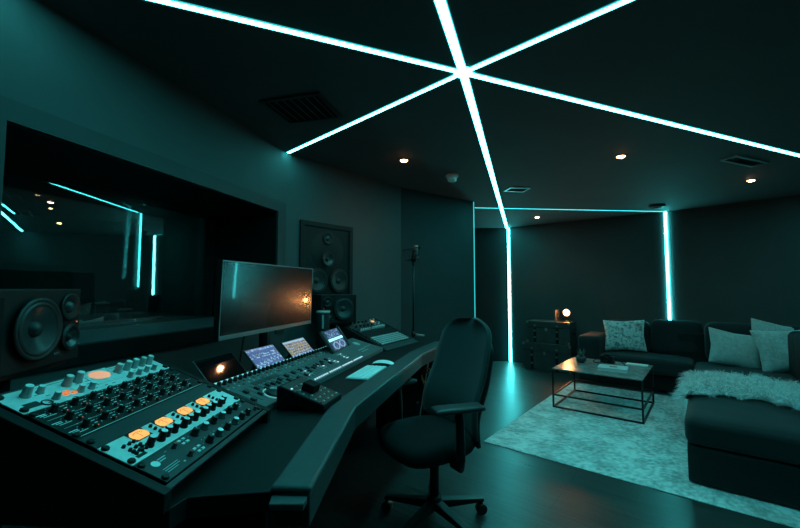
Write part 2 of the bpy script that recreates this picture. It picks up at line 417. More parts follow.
MB().lathe([(.05,-.03),(.045,-.042)], n=24).build('sensor_head', M_blackp, t)

# ------------------------------------------------------------------ speakers
def driver(parent, name, r, M, rim=M_rubber, cone=M_cone, dome=M_rubber):
    """M places it with +z out of the face"""
    o = MB().lathe([(r,0),(r,.004),(r*.93,.006),(r*.86,.003)], n=36, cap0=False, cap1=False).build(name, rim, parent)
    o.matrix_local = M
    MB().lathe([(r*.86,.003),(r*.80,.0075),(r*.73,.003)], n=36, cap0=False, cap1=False).build('surround', M_rubber, o)
    MB().lathe([(r*.73,.003),(r*.5,-.004),(r*.26,-.010)], n=36, cap0=False, cap1=False).build('cone', cone, o)
    MB().lathe([(r*.26,-.010),(r*.22,-.003),(r*.12,.002),(.0008,.004)], n=28, cap0=False).build('dust_cap', dome, o)
    return o
def tweeter(parent, r, M, dome=M_cone):
    o = MB().lathe([(r,0),(r,.003),(r*.9,.004),(r*.45,-.003)], n=30, cap0=False, cap1=False).build('tweeter', M_blackp, parent)
    o.matrix_local = M
    MB().lathe([(r*.45,-.003),(r*.36,.003),(r*.18,.007),(.0008,.008)], n=24, cap0=False).build('dome', dome, o)
    return o
def nearfield(name, label, c, yaw, mirror, stand_label):
    w, h, dp = .30, .213, .2
    Mx = frame(c, yaw, PI/2)      # x along face, y up, z out of the face
    base = Mx @ Matrix.Translation((0,-h/2,0))
    t = thing(name, label, 'speaker', matrix=base)
    f = -1 if mirror else 1
    HB = h
    # cabinet shell with a shallow recessed face so that the cones sit in it
    MB().box((-w/2,0,-dp),(w/2,h,-.014)).build('cabinet', M_spk, t, bevel=.003)
    wx, wr = -.030*f, .083
    tx = .098*f
    # front baffle as a frame with round openings is built as a plate; drivers sit on its surface
    MB().box((-w/2,0,-.0139),(w/2,h,-.0005)).build('baffle', M_spkf, t, bevel=.004)
    driver(t, 'woofer', wr, Matrix.Translation((wx, h*.5, .0105)))
    driver(t, 'midrange_driver', .038, Matrix.Translation((tx, h*.33, .006)))
    tweeter(t, .040, Matrix.Translation((tx, h*.745, .0035)))
    MB().box((-.006,h*.1,-.0004),(.006,h*.9,.0004)).build('port_slot', M_black, t, (-f*(w/2-.016),0,0))
    MB().prism([(-.011,-.002),(.011,.002),(.009,.005),(-.011,.0035)], -.0004, .001).build('badge', M_dome, t, (.055*f,h*.13,0))
    MB().lathe([(.0001,.0),(.0022,.0),(.0022,.0015)], n=10).build('power_light', M_orangeled, t, (f*(w/2-.016) if not mirror else f*(w/2-.02), h*.53, 0))
    # stand
    bz = c[2]-h/2
    n = Vector((sin(yaw), -cos(yaw), 0)); p = Vector(c) - n*dp*.5
    s = thing('speaker_stand', stand_label, 'speaker stand', (p.x,p.y,0), yaw)
    MB().box((-.12,-.085,bz-.012),(.12,.085,bz-.0005)).build('top_plate', M_blackm, s)
    MB().cyl((0,0,.02),(0,0,bz-.012),.025).build('pole', M_blackm, s)
    MB().box((-.12,-.1,0),(.12,.1,.02)).build('base_plate', M_blackm, s)
    return t
nearfield('studio_monitor_speaker', 'black three-way speaker at the left edge in front of the window', (-.974,1.052,1.138), R(99), False, 'black stand under the left-edge speaker behind the near rack')
nearfield('studio_monitor_speaker', 'black three-way speaker standing under the wall-mounted speaker', (-.455,2.888,1.085), R(38), True, 'black stand under the speaker below the wall-mounted speaker')

# in-wall main monitor
a = Vector((C1[0],C1[1],0)); d = (Vector((C2[0],C2[1],0))-a).normalized()
MWS = frame((a.x,a.y,0), math.atan2(d.y,d.x), PI/2)
x0, x1, z0, z1 = .12, .66, 1.05, 1.772
t = thing('wall_mounted_speaker', 'large black speaker set in a frame in the wall beside the window', 'speaker', matrix=MWS @ Matrix.Translation(((x0+x1)/2, z0, .001)))
hw, hh = (x1-x0)/2, z1-z0
MB().box((-hw,0,0),(hw,.04,.02)).box((-hw,hh-.04,0),(hw,hh,.02)).box((-hw,.04,0),(-hw+.04,hh-.04,.02)).box((hw-.04,.04,0),(hw,hh-.04,.02)).build('frame', M_spk, t, bevel=.003)
MB().box((-hw+.04,.04,0),(hw-.04,hh-.04,.008)).build('baffle', M_spkf, t)
MB().lathe([(.001,.0081),(.17,.0081),(.175,.006)], sx=1, sy=.95, n=44).build('driver_plate', M_spk, t, (0,.49,0))
xm = (x0+x1)/2
tweeter(t, .055, Matrix.Translation((.39-xm,1.65-z0,.013)), M_cone)
driver(t, 'midrange_driver', .062, Matrix.Translation((.385-xm,1.475-z0,.020)), M_blackp, M_cone, M_rubber)
driver(t, 'woofer', .098, Matrix.Translation((.279-xm,1.30-z0,.022)), M_blackp, M_cone, M_rubber)
driver(t, 'woofer', .098, Matrix.Translation((.503-xm,1.30-z0,.022)), M_blackp, M_cone, M_rubber)

# ------------------------------------------------------------------ desk
O = Vector((-.42,2.095,0)); TH = R(74.8)
DW = Vector((cos(TH), sin(TH), 0)); DN = Vector((sin(TH), -cos(TH), 0))
def dpt(s, t, z=0.): p = O + DW*s + DN*t; return Vector((p.x, p.y, z))
ZD = .79
NR = frame((-.679,1.084,.916), R(86.73), R(22.2)); FR = frame((-.16,3.105,.881), R(61.4), R(22.2))
def wing(cx, cy, yaw):
    a = R(yaw); al = Vector((cos(a), sin(a), 0)); ou = Vector((sin(a), -cos(a), 0)); c = Vector((cx,cy,0))
    return lambda l, o: c + al*l + ou*o
wn = wing(-.679,1.084,86.73); wf = wing(-.16,3.105,61.4)
desk = thing('mixing_desk', 'long dark angled studio desk with padded front edge, carrying the racks and console', 'desk', (O.x,O.y,0))
def D2(v): return (v.x-O.x, v.y-O.y)
f_out = [Vector((-.199,.885,0)), Vector((-.166,1.474,0)), Vector((.150,2.60,0)), Vector((.40,3.16,0))]
f_in = [Vector((-.293,.89,0)), Vector((-.267,1.50,0)), Vector((.062,2.67,0)), Vector((.285,3.20,0))]
r_ = [wf(.33,-.225), wf(-.24,-.225), dpt(.62,-.42), dpt(-.75,-.42), wn(-.250,-.26)]
top = [wn(-.250,.215), wn(-.205,.225), wn(-.19,.30)] + f_in[:1] + f_in[1:] + r_
MB().prism([D2(p) for p in top], ZD-.045, ZD).build('desktop', M_desk, desk, bevel=.002)
pad = f_in + f_out[::-1]
MB().prism([D2(p) for p in pad], ZD-.004, ZD+.012).build('armrest_pad', M_pad, desk, bevel=.008, seg=3)
edge = [p + (q-p)*.12 for p, q in zip(f_in, f_out)] + [p + (q-p)*.97 for p, q in zip(f_in, f_out)][::-1]
MB().prism([D2(p) for p in edge], ZD-.075, ZD-.0045).build('front_rail', M_padside, desk, bevel=.003)
# lower ledge visible under the near end of the pad
lp = [wn(-.285,.30), f_in[0], f_out[0]]
MB().prism([D2(v) for v in (Vector((-.283,.852,0)), Vector((-.208,.852,0)), Vector((-.206,.884,0)), Vector((-.288,.889,0)))], ZD-.022, ZD-.006).build('end_ledge', M_pad, desk, bevel=.003)
# end panels and pedestals
def panel(poly, z0, z1, name='side_panel', m=M_black): return MB().prism([D2(p) for p in poly], z0, z1).build(name, m, desk)
panel([wn(-.249,-.25), wn(-.249,.42), wn(-.22,.42), wn(-.22,-.25)], 0, ZD-.076)
panel([wn(.24,-.25), wn(.24,.22), wn(.27,.22), wn(.27,-.25)], 0, ZD-.046)
panel([wf(.295,-.22), wf(.295,.36), wf(.325,.36), wf(.325,-.22)], 0, ZD-.076)
panel([dpt(-.75,-.41), dpt(.60,-.41), dpt(.60,-.38), dpt(-.75,-.38)], .12, ZD-.046, 'modesty_panel')
# slanted equipment pedestal under the far wing
def ped(side):
    a, b = wf(.06,0), wf(.09,0); ou = (wf(0,1)-wf(0,0))
    pts = [(.02,ZD-.046),(.395,ZD-.09),(.275,0.),(.02,0.)]
    mb = MB(); A = [mb._v(Vector((*D2(a + ou*o), z))) for o, z in pts]; B = [mb._v(Vector((*D2(b + ou*o), z))) for o, z in pts]
    mb.face(A); mb.face(B[::-1])
    for i in range(4): mb.face([A[i],A[(i+1)%4],B[(i+1)%4],B[i]])
    return mb.build('pedestal_panel', M_gearg, desk)
ped(0)
for (l, o, z) in ((.05,.335,.36),(.05,.395,.36)):
    p = wf(l, o-.03); q = wf(.0605, o-.03)
    MB().cyl((*D2(p), z), (*D2(q), z), .007, n=10).build('screw', M_knobs, desk)
# copper cable bundle hanging under the far wing
cb = []
for k in range(70):
    a = k*.55; p = wf(.03+.012*sin(a*.7), .40+.045*cos(a)); cb.append((p.x, p.y, .56+.06*sin(a)+.02*sin(k*.23)))
tag(MB().tube(cb, .004, 5).build('cable_coil', M_copper), 'coil of copper coloured cable hanging under the far end of the desk', 'cable')

# ---- rack turrets (part of nothing else: one cabinet per wing)
def turret(Mx, label, lip):
    t = thing('equipment_rack', label, 'rack', matrix=Mx)
    # local: x width, y up the slope, z out of the slope
    def cheek(x):
        inv = Mx.inverted()
        def Lp(y, zw):   # point on the local y with world height zw, directly below
            p = Mx @ Vector((x,y,0)); return inv @ Vector((p.x,p.y,zw))
        a = Vector((x,-.235,.004)); b = Vector((x,.235,.004)); c = Lp(.235, ZD+.001); d_ = Lp(-.235, ZD+.001)
        mb = MB(); A = [mb._v(v) for v in (a,b,c,d_)]; B = [mb._v(v + Vector((.024,0,0))) for v in (a,b,c,d_)]
        mb.face(A); mb.face(B[::-1])
        for i in range(4): mb.face([A[i],A[(i+1)%4],B[(i+1)%4],B[i]])
        return mb.build('cheek', M_desk, t, bevel=.002)
    cheek(-.273); cheek(.249)
    inv = Mx.inverted()
    p = Mx @ Vector((0,.235,0)); b = inv @ Vector((p.x,p.y,ZD+.001))
    mb = MB(); A = [mb._v(v) for v in (Vector((-.249,.235,.004)), Vector((.249,.235,.004)), Vector((.249,b.y,b.z)), Vector((-.249,b.y,b.z)))]
    B = [mb._v(v.co + Vector((0,-.014,0))) for v in A]
    mb.face(A); mb.face(B[::-1])
    for i in range(4): mb.face([A[i],A[(i+1)%4],B[(i+1)%4],B[i]])
    mb.build('back_panel', M_gearg, t)
    MB().box((-.249,-.232,-.004),(.249,lip,.003)).build('front_lip', M_gearg, t, bevel=.001)
    return t
turret(NR, 'near sloping rack cabinet at the lower left holding the glowing orange meters', -.2185)
turret(FR, 'far sloping rack cabinet at the end of the desk under the wall speakers', -.170)

# knob meshes, shared
def knob_mesh(r, h, body, cap, skirt=1.15, ptr=None, n=14):
    mb = MB().m(0).lathe([(r*skirt,0),(r*skirt,h*.12),(r,h*.2),(r*.92,h*.93),(r*.86,h)], n=n)
    mb.m(1).lathe([(r*.84,h*1.001),(r*.8,h*1.03)], n=n)
    if ptr: mb.m(2).box((-r*.1,r*.1,h*1.03),(r*.1,r*.85,h*1.06))
    return mb.mesh('knob', [body, cap] + ([M_white] if ptr else []))
K_silver = knob_mesh(.0098, .027, M_alud, M_knobs)
K_silvs = knob_mesh(.0076, .018, M_alud, M_knobs)
K_black = knob_mesh(.0078, .016, M_blackp, M_blackp, 1.2, True)
K_blackb = knob_mesh(.0092, .024, M_blackp, M_knobs, 1.15, False)
K_dark = knob_mesh(.0095, .018, M_gearb, M_gearg, 1.2, True)
K_skirt = knob_mesh(.0095, .016, M_gearg, M_knobs, 1.35, False)
K_tiny = knob_mesh(.0042, .006, M_gearb, M_gearb, 1.1, False, 8)
K_red = knob_mesh(.0055, .012, M_gearg, M_red, 1.2, False, 10)
K_screw = MB().lathe([(.0085,0),(.0085,.003),(.006,.0055)], n=10).mesh('screw', M_blackp)
def knob(mesh, u, x, y, z=.0021, rz=None, name='knob'):
    return put(name, mesh, u, (x,y,z), (0,0,rz if rz is not None else random.uniform(-2.2,2.2)))
def unit(Mx, y0, y1, label, plate, name='rack_unit', body=.03, w=.483):
    yc = (y0+y1)/2
    t = thing(name, label, 'audio unit', matrix=Mx @ Matrix.Translation((0,yc,.004)))
    h = (y1-y0)/2-.0008
    MB().box((-w/2,-h,-.001),(w/2,h,.002)).build('faceplate', plate, t, bevel=.0008)
    MB().box((-.22,-h+.003,-body),(.22,h-.003,-.0012)).build('chassis', M_black, t)
    for sx in (-1,1):
        for sy in ((-1,1) if h > .03 else (0,)):
            put('rack_screw', K_screw, t, (sx*.232, sy*(h-.011), .002))
    return t, yc
def marks(t, name, rects, m, z=.0022):
    mb = MB()
    for (x,y,w,h) in rects: mb.box((x-w/2,y-h/2,z-.0003),(x+w/2,y+h/2,z+.0003))
    return mb.build(name, m, t)
# near rack
u, yc = unit(NR, .138, .227, 'pale metal preamp with tall silver knobs, topmost in the near rack', M_alu)
for x, y, k in [(-.19,.198,K_silver),(-.157,.197,K_silvs),(-.088,.197,K_silver),(-.053,.2,K_silver),(-.151,.158,K_silvs),(-.086,.157,K_silvs),(-.054,.156,K_silvs),
                (.072,.192,K_silver),(.11,.194,K_silver),(.141,.195,K_silver),(.173,.194,K_silver),(.204,.193,K_silver),(.078,.154,K_silvs),(.115,.155,K_silvs),(.151,.157,K_silvs),(.181,.155,K_silvs)]:
    knob(k, u, x, y-yc)
v = MB().box((-.045,-.034,.002),(.045,.034,.004)).build('vu_meter', M_alu, u, (.018,.012,0), bevel=.001)
MB().lathe([(.0005,.0042),(.03,.0042),(.031,.0038)], sx=1.05, sy=.72, n=32).build('meter_dial', M_meterdim, v, (0,.006,0))
for x, y in ((-.112,.170),(-.126,.172),(-.1,.160),(-.119,.162)): 
    MB().box((-.006,-.0035,.002),(.006,.0035,.005)).build('lit_button', M_orangeled, u, (x,y-yc,0))
MB().box((-.016,-.010,.0018),(.016,.010,.0026)).box((-.012,-.0065,.0026),(.012,.0065,.003)).build('badge', M_gearg, u, (-.205,.160-yc,0))
MB().lathe([(.012,.002),(.012,.004),(.009,.004)], n=20, cap0=False, cap1=False).build('jack_ring', M_blackp, u, (-.178,.152-yc,0))
marks(u, 'printing', [(.0,.035,.3,.001)]+[(random.uniform(-.2,.2), random.choice((-.005,.008,-.032)), random.uniform(.008,.02), .0016) for _ in range(26)], M_gearg)
u, yc = unit(NR, .004, .137, 'black equaliser with rows of black knobs under the pale preamp in the near rack', M_gearb)
for row, y in enumerate((.118,.077,.034)):
    for i in range(8):
        x = -.193+.0517*i
        knob(K_black, u, x, y-yc)
        put('small_light', K_tiny, u, (x+.012, y-yc-.016, .0021))
        MB().box((-.002,-.002,.002),(.002,.002,.0028)).build('red_light', M_orangeled, u, (x+.022,y-yc-.013,0))
rects = []
for y in (.118,.077,.034):
    rects += [(-.224,y-yc-.002,.022,.0022),(-.222,y-yc-.007,.016,.002),(-.212,y-yc-.013,.03,.0016)]
    for i in range(8):
        x = -.193+.0517*i
        for k in range(6):
            a = -.6+k*.85; rects.append((x+.0155*cos(a), y-yc+.0155*sin(a), .0026, .0021))
        rects.append((x+.026, y-yc+.006, .012, .0019)); rects.append((x+.026, y-yc-.004, .008, .0024))
rects += [(0,-.063,.46,.0012),(0,.0205,.46,.0005),(0,-.0215,.46,.0005)]
marks(u, 'printing', rects, M_white)
u, yc = unit(NR, -.0445, .0035, 'blank dark filler panel between the black equaliser and the meter unit', M_gearg, 'filler_panel')
u, yc = unit(NR, -.1335, -.045, 'pale metal compressor with four glowing orange meters in the near rack', M_alu)
for i, x in enumerate((-.143,-.055,.034,.124)):
    mt = MB().box((-.026,-.018,.002),(.026,.018,.003)).build('vu_meter', M_gearb, u, (x,-.065-yc,0), bevel=.002)
    MB().prism([(-.017,-.0155),(.017,-.0155),(.024,-.008),(.024,.006),(.015,.0155),(-.015,.0155),(-.024,.006),(-.024,-.008)], .003, .0036).build('meter_dial', M_orange, mt)
    nd = MB().box((-.0005,-.012,.0037),(.0005,.010,.004))
    for k in range(7):
        a = R(140-k*16.7); nd.box((.016*cos(a)*1.1-.0008,.012*sin(a)-.004,.0037),(.016*cos(a)*1.1+.0008,.012*sin(a)-.0015,.004))
    nd.build('needle', M_dark, mt)
    knob(K_blackb, u, x-.019, -.109-yc); knob(K_blackb, u, x+.018, -.111-yc); knob(K_blackb, u, x+.042, -.107-yc)
for x in (-.205,-.188,-.175):
    for y in (.012,-.005,-.022): put('small_button', K_tiny, u, (x, y, .0021))
for x in (-.1,-.012,.078,.165):
    for y in (.03,.016,.002): put('small_button', K_tiny, u, (x+.002, y, .0021))
MB().box((-.014,-.0045,.002),(.014,.0045,.0024)).build('badge', M_gearb, u, (-.2,-.031,0))
for i in range(4): put('small_button', K_tiny, u, (-.205+.013*i,-.014-.004*(i%2),.0021))
u, yc = unit(NR, -.2165, -.134, 'dark grey processor with small printing at its left, lowest in the near rack', M_gearg)
for y in (-.152,-.196):
    for x, k in ((-.132,K_red),(-.049,K_dark),(-.004,K_skirt),(.041,K_dark),(.086,K_skirt),(.128,K_dark),(.166,K_dark)):
        knob(k, u, x, y-yc)
    for x in (-.105,-.088):
        for dy in (.007,-.006): MB().box((-.005,-.003,.002),(.005,.003,.005)).build('button', M_white, u, (x,y-yc+dy,0))
knob(K_red, u, .214, -.2-yc, name='jewel_light')
MB().lathe([(.0005,.0022),(.010,.0022),(.010,.0026)], n=20).build('round_emblem', M_white, u, (-.218+.01,-.162-yc,0))
marks(u, 'printing', [(-.183,-.156-yc,.026,.003),(-.186,-.163-yc,.02,.003),(-.19,-.186-yc,.05,.0016),(-.19,-.192-yc,.05,.0016),(-.196,-.198-yc,.036,.0016),(.19,-.150-yc,.006,.002),(.199,-.150-yc,.006,.002),(.208,-.150-yc,.006,.002),(.19,-.157-yc,.006,.002),(.199,-.157-yc,.006,.002),(-.158,-.148-yc,.008,.001),(-.158,-.2-yc,.006,.004)]
      + [(x+.02*cos(a), y-yc+.02*sin(a), .0026,.0014) for x in (-.049,-.004,.041,.086,.128,.166) for y in (-.152,-.196) for a in (.2,1.2,2.,2.9)], M_btn)
# far rack
u, yc = unit(FR, .096, .218, 'dark two-row knob unit with an orange lamp, topmost in the far rack', M_gearg)
for y in (.03,-.03):
    for i in range(7): knob(K_dark if i < 5 else K_silvs, u, -.17+.055*i, y)
MB().lathe([(.0005,.002),(.014,.002),(.014,.006)], sx=1.6, n=20).build('orange_lamp', M_orange, u, (.14,.022,0))
marks(u, 'printing', [(random.uniform(-.21,.21), random.uniform(-.055,.055), .018, .0025) for _ in range(30)], M_btn)
u, yc = unit(FR, .036, .094, 'slim unit with a row of silver knobs, second from the top of the far rack', M_gearb)
for i in range(8): knob(K_silvs, u, -.02+.026*i, .006)
for i in range(5): knob(K_silvs, u, -.19+.03*i, .0, name='knob')
u, yc = unit(FR, -.036, .035, 'narrow blank black panel in the far rack above the button grid', M_gearb, 'filler_panel')
u, yc = unit(FR, -.168, -.037, 'panel with a grid of pale buttons, lowest in the far rack', M_gearg)
gb = MB().box((-.013,-.007,.002),(.013,.007,.006)).mesh('grid_button', M_btn)
for j in range(5):
    for i in range(12): put('grid_button', gb, u, (-.195+.0355*i, -.048+.024*j, 0))

# ------------------------------------------------------------------ mixing console
sl = math.atan2(.062, .24)
MC = frame(dpt(0,.11,.815), TH, sl)      # x along the desk, y up the slope from the front edge, z out
con = thing('mixing_console', 'long grey mixing console covered in small knobs and lit buttons on the desk', 'mixing console', matrix=MC)
CX0, CX1, CL = -.72, .738, .248
inv = MC.inverted()
def below(x, y): p = MC @ Vector((x,y,0)); return inv @ Vector((p.x,p.y,ZD+.0008))
mb = MB(); A = []; B = []
for X, lst in ((CX0,A),(CX1,B)):
    for v in (Vector((X,0,0)), Vector((X,CL,0)), below(X,CL), below(X,0)): lst.append(mb._v(v))
mb.face(A); mb.face(B[::-1])
for i in range(4): mb.face([A[i],A[(i+1)%4],B[(i+1)%4],B[i]])
mb.build('body', M_con, con, bevel=.003)
MB().box((CX0+.02,.238,.0005),(CX1-.42,.243,.006)).build('light_strip', emit('bridge_light', (.25,.75,.85), .55), con)
ke = knob_mesh(.0085,.016,M_blackp,M_blackp,1.15,False,12)
for i in range(34): knob(ke, con, CX0+.03+.031*i, .222, .0004, name='encoder')
bt = MB().box((-.0045,-.003,0),(.0045,.003,.003)).mesh('button', M_btn); btr = MB().box((-.0045,-.003,0),(.0045,.003,.003)).mesh('button', M_btnr); btl = MB().box((-.0055,-.0038,0),(.0055,.0038,.003)).mesh('lit_button', M_led)
for i in range(34): put('red_button', btr if i % 3 else bt, con, (CX0+.03+.031*i,.2,.0003))
for i in range(34): put('row_button', btr if i % 4 == 0 else bt, con, (CX0+.03+.031*i,.178,.0003))
for g in range(4):
    for i in range(3):
        for j in range(4): put('white_button', btl if (i+j+g) % 4 == 0 else bt, con, (-.24+.15*g+.016*i+.008*(j%2),.062+.019*j,.0003))
fs = MB()
for i in range(24): fs.box((CX0+.06+.031*i-.001,.04,.0002),(CX0+.06+.031*i+.001,.15,.0008))
fs.build('fader_slots', M_black, con)
fc = MB().box((-.006,-.011,0),(.006,.011,.009)).mesh('fader_cap', M_gearg)
for i in range(24): put('fader_cap', fc, con, (CX0+.06+.031*i, .06+.06*abs(sin(i*1.7)), .0008))
for i in range(28): put('lit_button', btl, con, (-.265+.0212*i+.012*(i//7),.014,.0003))
MB().box((-.09,-.012,.0003),(.09,.012,.0015)).build('display_strip', M_gearg, con, (-.45,.155,0))
jg = MB().lathe([(.036,0),(.036,.006),(.03,.009),(.001,.0095)], n=30, cap1=False).build('jog_wheel', M_blackp, con, (-.545,.045,.0003))
MB().tube([(.046*cos(a*PI/18),.046*sin(a*PI/18),.002) for a in range(36)], .0028, 6, True).build('lit_ring', emit('ring_light', (.25,.8,.85), .22), jg)
dk = MB().lathe([(.028,0),(.028,.004),(.022,.006)], n=26).build('touch_pad', M_btn, con, (.60,.16,.0003))
for i in range(6):
    for j in range(2): put('white_button', bt, con, (.46+.02*i,.055+.025*j,.0003))
MB().box((-.06,-.002,.0003),(.06,.002,.001)).build('printing', M_btn, con, (.64,.09,0))

# ------------------------------------------------------------------ screens with a user interface
UI = [emit('screen_blue', (.10,.15,.38), .36), emit('screen_dark', (.03,.04,.1), .3), emit('screen_pale', (.5,.6,.8), .5), emit('screen_orange', (.75,.35,.14), .4), emit('screen_violet', (.2,.22,.5), .45), emit('screen_white', (.75,.9,1.), .6), emit('screen_brown', (.42,.27,.18), .42), emit('screen_cyan', (.5,.95,1.), .8)]
def ui(W_, H_, fn, nx, ny):
    mb = MB()
    for j in range(ny):
        for i in range(nx):
            mb.m(fn(i/nx, j/ny, i, j))
            x0_, x1_ = -W_/2+W_*i/nx, -W_/2+W_*(i+1)/nx; y0_, y1_ = -H_/2+H_*j/ny, -H_/2+H_*(j+1)/ny
            mb.quad([(x0_,y0_,0),(x1_,y0_,0),(x1_,y1_,0),(x0_,y1_,0)])
    return mb.mesh('display', UI)
def tablet(c, yaw, tilt, w, h, label, fn, stand_z=True):
    Mx = frame(c, yaw, tilt)
    t = thing('tablet_screen', label, 'screen', matrix=Mx)
    MB().box((-w/2-.006,-h/2-.006,-.009),(w/2+.006,h/2+.006,-.0012)).build('casing', M_screenframe, t, bevel=.003)
    if fn is None: MB().box((-w/2,-h/2,-.0011),(w/2,h/2,.0)).build('display', M_tabscreen, t)
    else: put('display', ui(w, h, fn, 34, 22), t, (0,0,-.0008))
    inv = Mx.inverted(); p = Mx @ Vector((0,-h*.2,-.0095)); q = Vector((p.x - sin(yaw)*.03, p.y + cos(yaw)*.03, ZD+.0008))
    a = inv @ p; b = inv @ q
    mb = MB(); A = [mb._v(a+Vector((sx*w*.38,oy,0))) for sx, oy in ((-1,-.02),(1,-.02),(1,.03),(-1,.03))]
    B = []
    for sx, o_ in ((-1,-.03),(1,-.03),(1,.06),(-1,.06)):
        wq = q + Vector((-sin(yaw), cos(yaw), 0))*o_ + Vector((cos(yaw), sin(yaw), 0))*sx*w*.38
        B.append(mb._v(inv @ wq))
    mb.face(A); mb.face(B[::-1])
    for i in range(4): mb.face([A[i],A[(i+1)%4],B[(i+1)%4],B[i]])
    mb.build('stand', M_gearg, t)
    return t
rnd = random.Random(3)
def f_blue(x, y, i, j):
    if j in (21,20): return 2 if rnd.random() < .4 else 4
    if j in (16,15): return 2 if rnd.random() < .3 else (3 if rnd.random() < .1 else 0)
    if j == 13: return 2 if rnd.random() < .5 else 0
    if 3 < j < 12 and abs(j - (5+5*x+1.5*sin(i*1.3))) < .7: return 2
    if j < 2: return 3 if rnd.random() < .25 else 4
    return 0 if rnd.random() < .8 else 4
def f_brown(x, y, i, j):
    if j < 6: return rnd.choice((4,0,2,4))
    if j > 19: return 2
    if j % 3 == 0: return 6 if rnd.random() < .6 else 1
    return rnd.choice((6,6,3,6,2,4))
def f_split(x, y, i, j):
    if 10 <= j <= 12: return 7
    if j in (9,13): return 1
    if i < 2 or i > 31: return 1
    if j > 13: return rnd.choice((4,1,1,0,0,2))
    if j < 9 and (abs((i-10)**2+(j-4)**2*2.2-30) < 9 or abs((i-24)**2+(j-4)**2*2.2-30) < 9): return 2
    return rnd.choice((1,0,0,4,1))
tablet((-.652,1.906,.903), R(73.7), R(45), .215, .131, 'tablet with a blue waveform screen under the left half of the big monitor', f_blue)
tablet((-.562,2.17,.906), R(76.2), R(47), .23, .1215, 'tablet with a brownish list screen under the right half of the big monitor', f_brown)
tablet((-.755,1.662,.895), R(73.4), R(44.8), .215, .15, 'tablet with a black screen mirroring a ceiling light, leftmost on the console', None)
t4 = tablet((-.407,2.463,.92), R(79.4), R(54.9), .25, .134, 'double display crossed by a white bar at the far end of the console', f_split)
MB().box((-.16,-.075,-.012),(-.131,.075,.004)).build('bezel_wing', M_gearg, t4, bevel=.003)
MB().box((.131,-.075,-.012),(.16,.075,.004)).build('bezel_wing', M_gearg, t4, bevel=.003)

# main monitor
MM = frame((-.654,2.012,1.194), R(75.8), R(92.0))
mon = thing('wide_monitor', 'wide black computer monitor standing behind the mixing console', 'monitor', matrix=MM)
MB().box((-.41,-.171,-.03),(.41,.171,-.0015)).build('casing', M_screenframe, mon, bevel=.003)
MB().box((-.402,-.150,-.0014),(.402,.165,-.0002)).build('display', M_offscreen, mon)
MB().box((-.41,-.171,-.0013),(.41,-.152,.002)).build('chin', M_silver, mon, bevel=.001)
MB().box((-.41,.1665,-.0013),(.41,.171,.0006)).box((-.41,-.1515,-.0013),(-.4055,.1665,.0006)).box((.4055,-.1515,-.0013),(.41,.1665,.0006)).build('bezel', M_silver, mon)
inv = MM.inverted(); p = Vector((-.654,2.012,0)) - DN*.065
mb = MB(); 
def loc(v): return inv @ v
mb.cyl(loc(Vector((p.x,p.y,ZD+.013))), loc(Vector((p.x,p.y,1.16))), .024, n=20); mb.build('pole', M_blackm, mon)
mb = MB().box((-.03,-.05,-.075),(.03,.05,-.0301)); mb.build('mount', M_blackm, mon)
q = [Vector((p.x,p.y,0)) + DW*a + DN*b for a, b in ((-.13,-.09),(.13,-.09),(.13,.09),(-.13,.09))]
mb = MB(); A = [mb._v(loc(Vector((v.x,v.y,ZD+.0008)))) for v in q]; B = [mb._v(loc(Vector((v.x,v.y,ZD+.013)))) for v in q]
mb.face(A); mb.face(B)
for i in range(4): mb.face([A[i],A[(i+1)%4],B[(i+1)%4],B[i]])
mb.build('base', M_blackm, mon)
# cable of the monitor
tag(MB().tube([tuple(dpt(-.2,-.33,1.05)), tuple(dpt(-.22,-.335,.97)), tuple(dpt(-.25,-.33,.86)), tuple(dpt(-.26,-.32,ZD+.006)), tuple(dpt(-.3,-.3,ZD+.005))], .004, 8).build('monitor_cable', M_rubber), 'black cable hanging down behind the wide monitor to the desk', 'cable')

# ------------------------------------------------------------------ things on the desk
# tumbler
p = dpt(.505,-.25)
t = thing('tall_tumbler', 'tall black tumbler with a bright rim between the monitor and the small speaker', 'tumbler', (p.x,p.y,ZD+.0008))
MB().lathe([(.036,0),(.042,.02),(.045,.28)], n=30).build('body', M_black, t)
MB().lathe([(.046,.2802),(.0475,.286),(.0475,.294),(.044,.296),(.001,.296)], n=30, cap1=False).build('lid', M_alud, t)
MB().box((.044,-.006,.18),(.049,.006,.27)).build('handle', M_alud, t, rot=(0,0,R(-80)))
# keyboard
KM = Matrix.Translation(dpt(.045,.243,ZD+.0008)) @ Matrix.Rotation(TH,4,'Z')
kb = thing('keyboard', 'slim pale keyboard lying on the desk in front of the console', 'keyboard', matrix=KM)
KW, KD = .32, .118
MB().box((-KW/2,-KD/2,0),(KW/2,KD/2,.007)).build('body', M_keyb, kb, bevel=.002)
for j, (z0_, n) in enumerate(((0,10),(0,14),(0,14),(0,14),(0,14))):
    y = -KD/2+.0125+.0233*j; x = -KW/2+.008; span = KW-.016
    ws = [1.2,1,1.2,1.4,5.6,1.4,1.2,1,1,1][:n] if j == 0 else [1.3]+[1]*12+[1.3]
    tot = sum(ws)
    for wk in ws:
        d_ = span*wk/tot
        MB().box((-d_/2+.001,-.0095,.007),(d_/2-.001,.0095,.0098)).build('key', M_key, kb, (x+d_/2,y,0)); x += d_
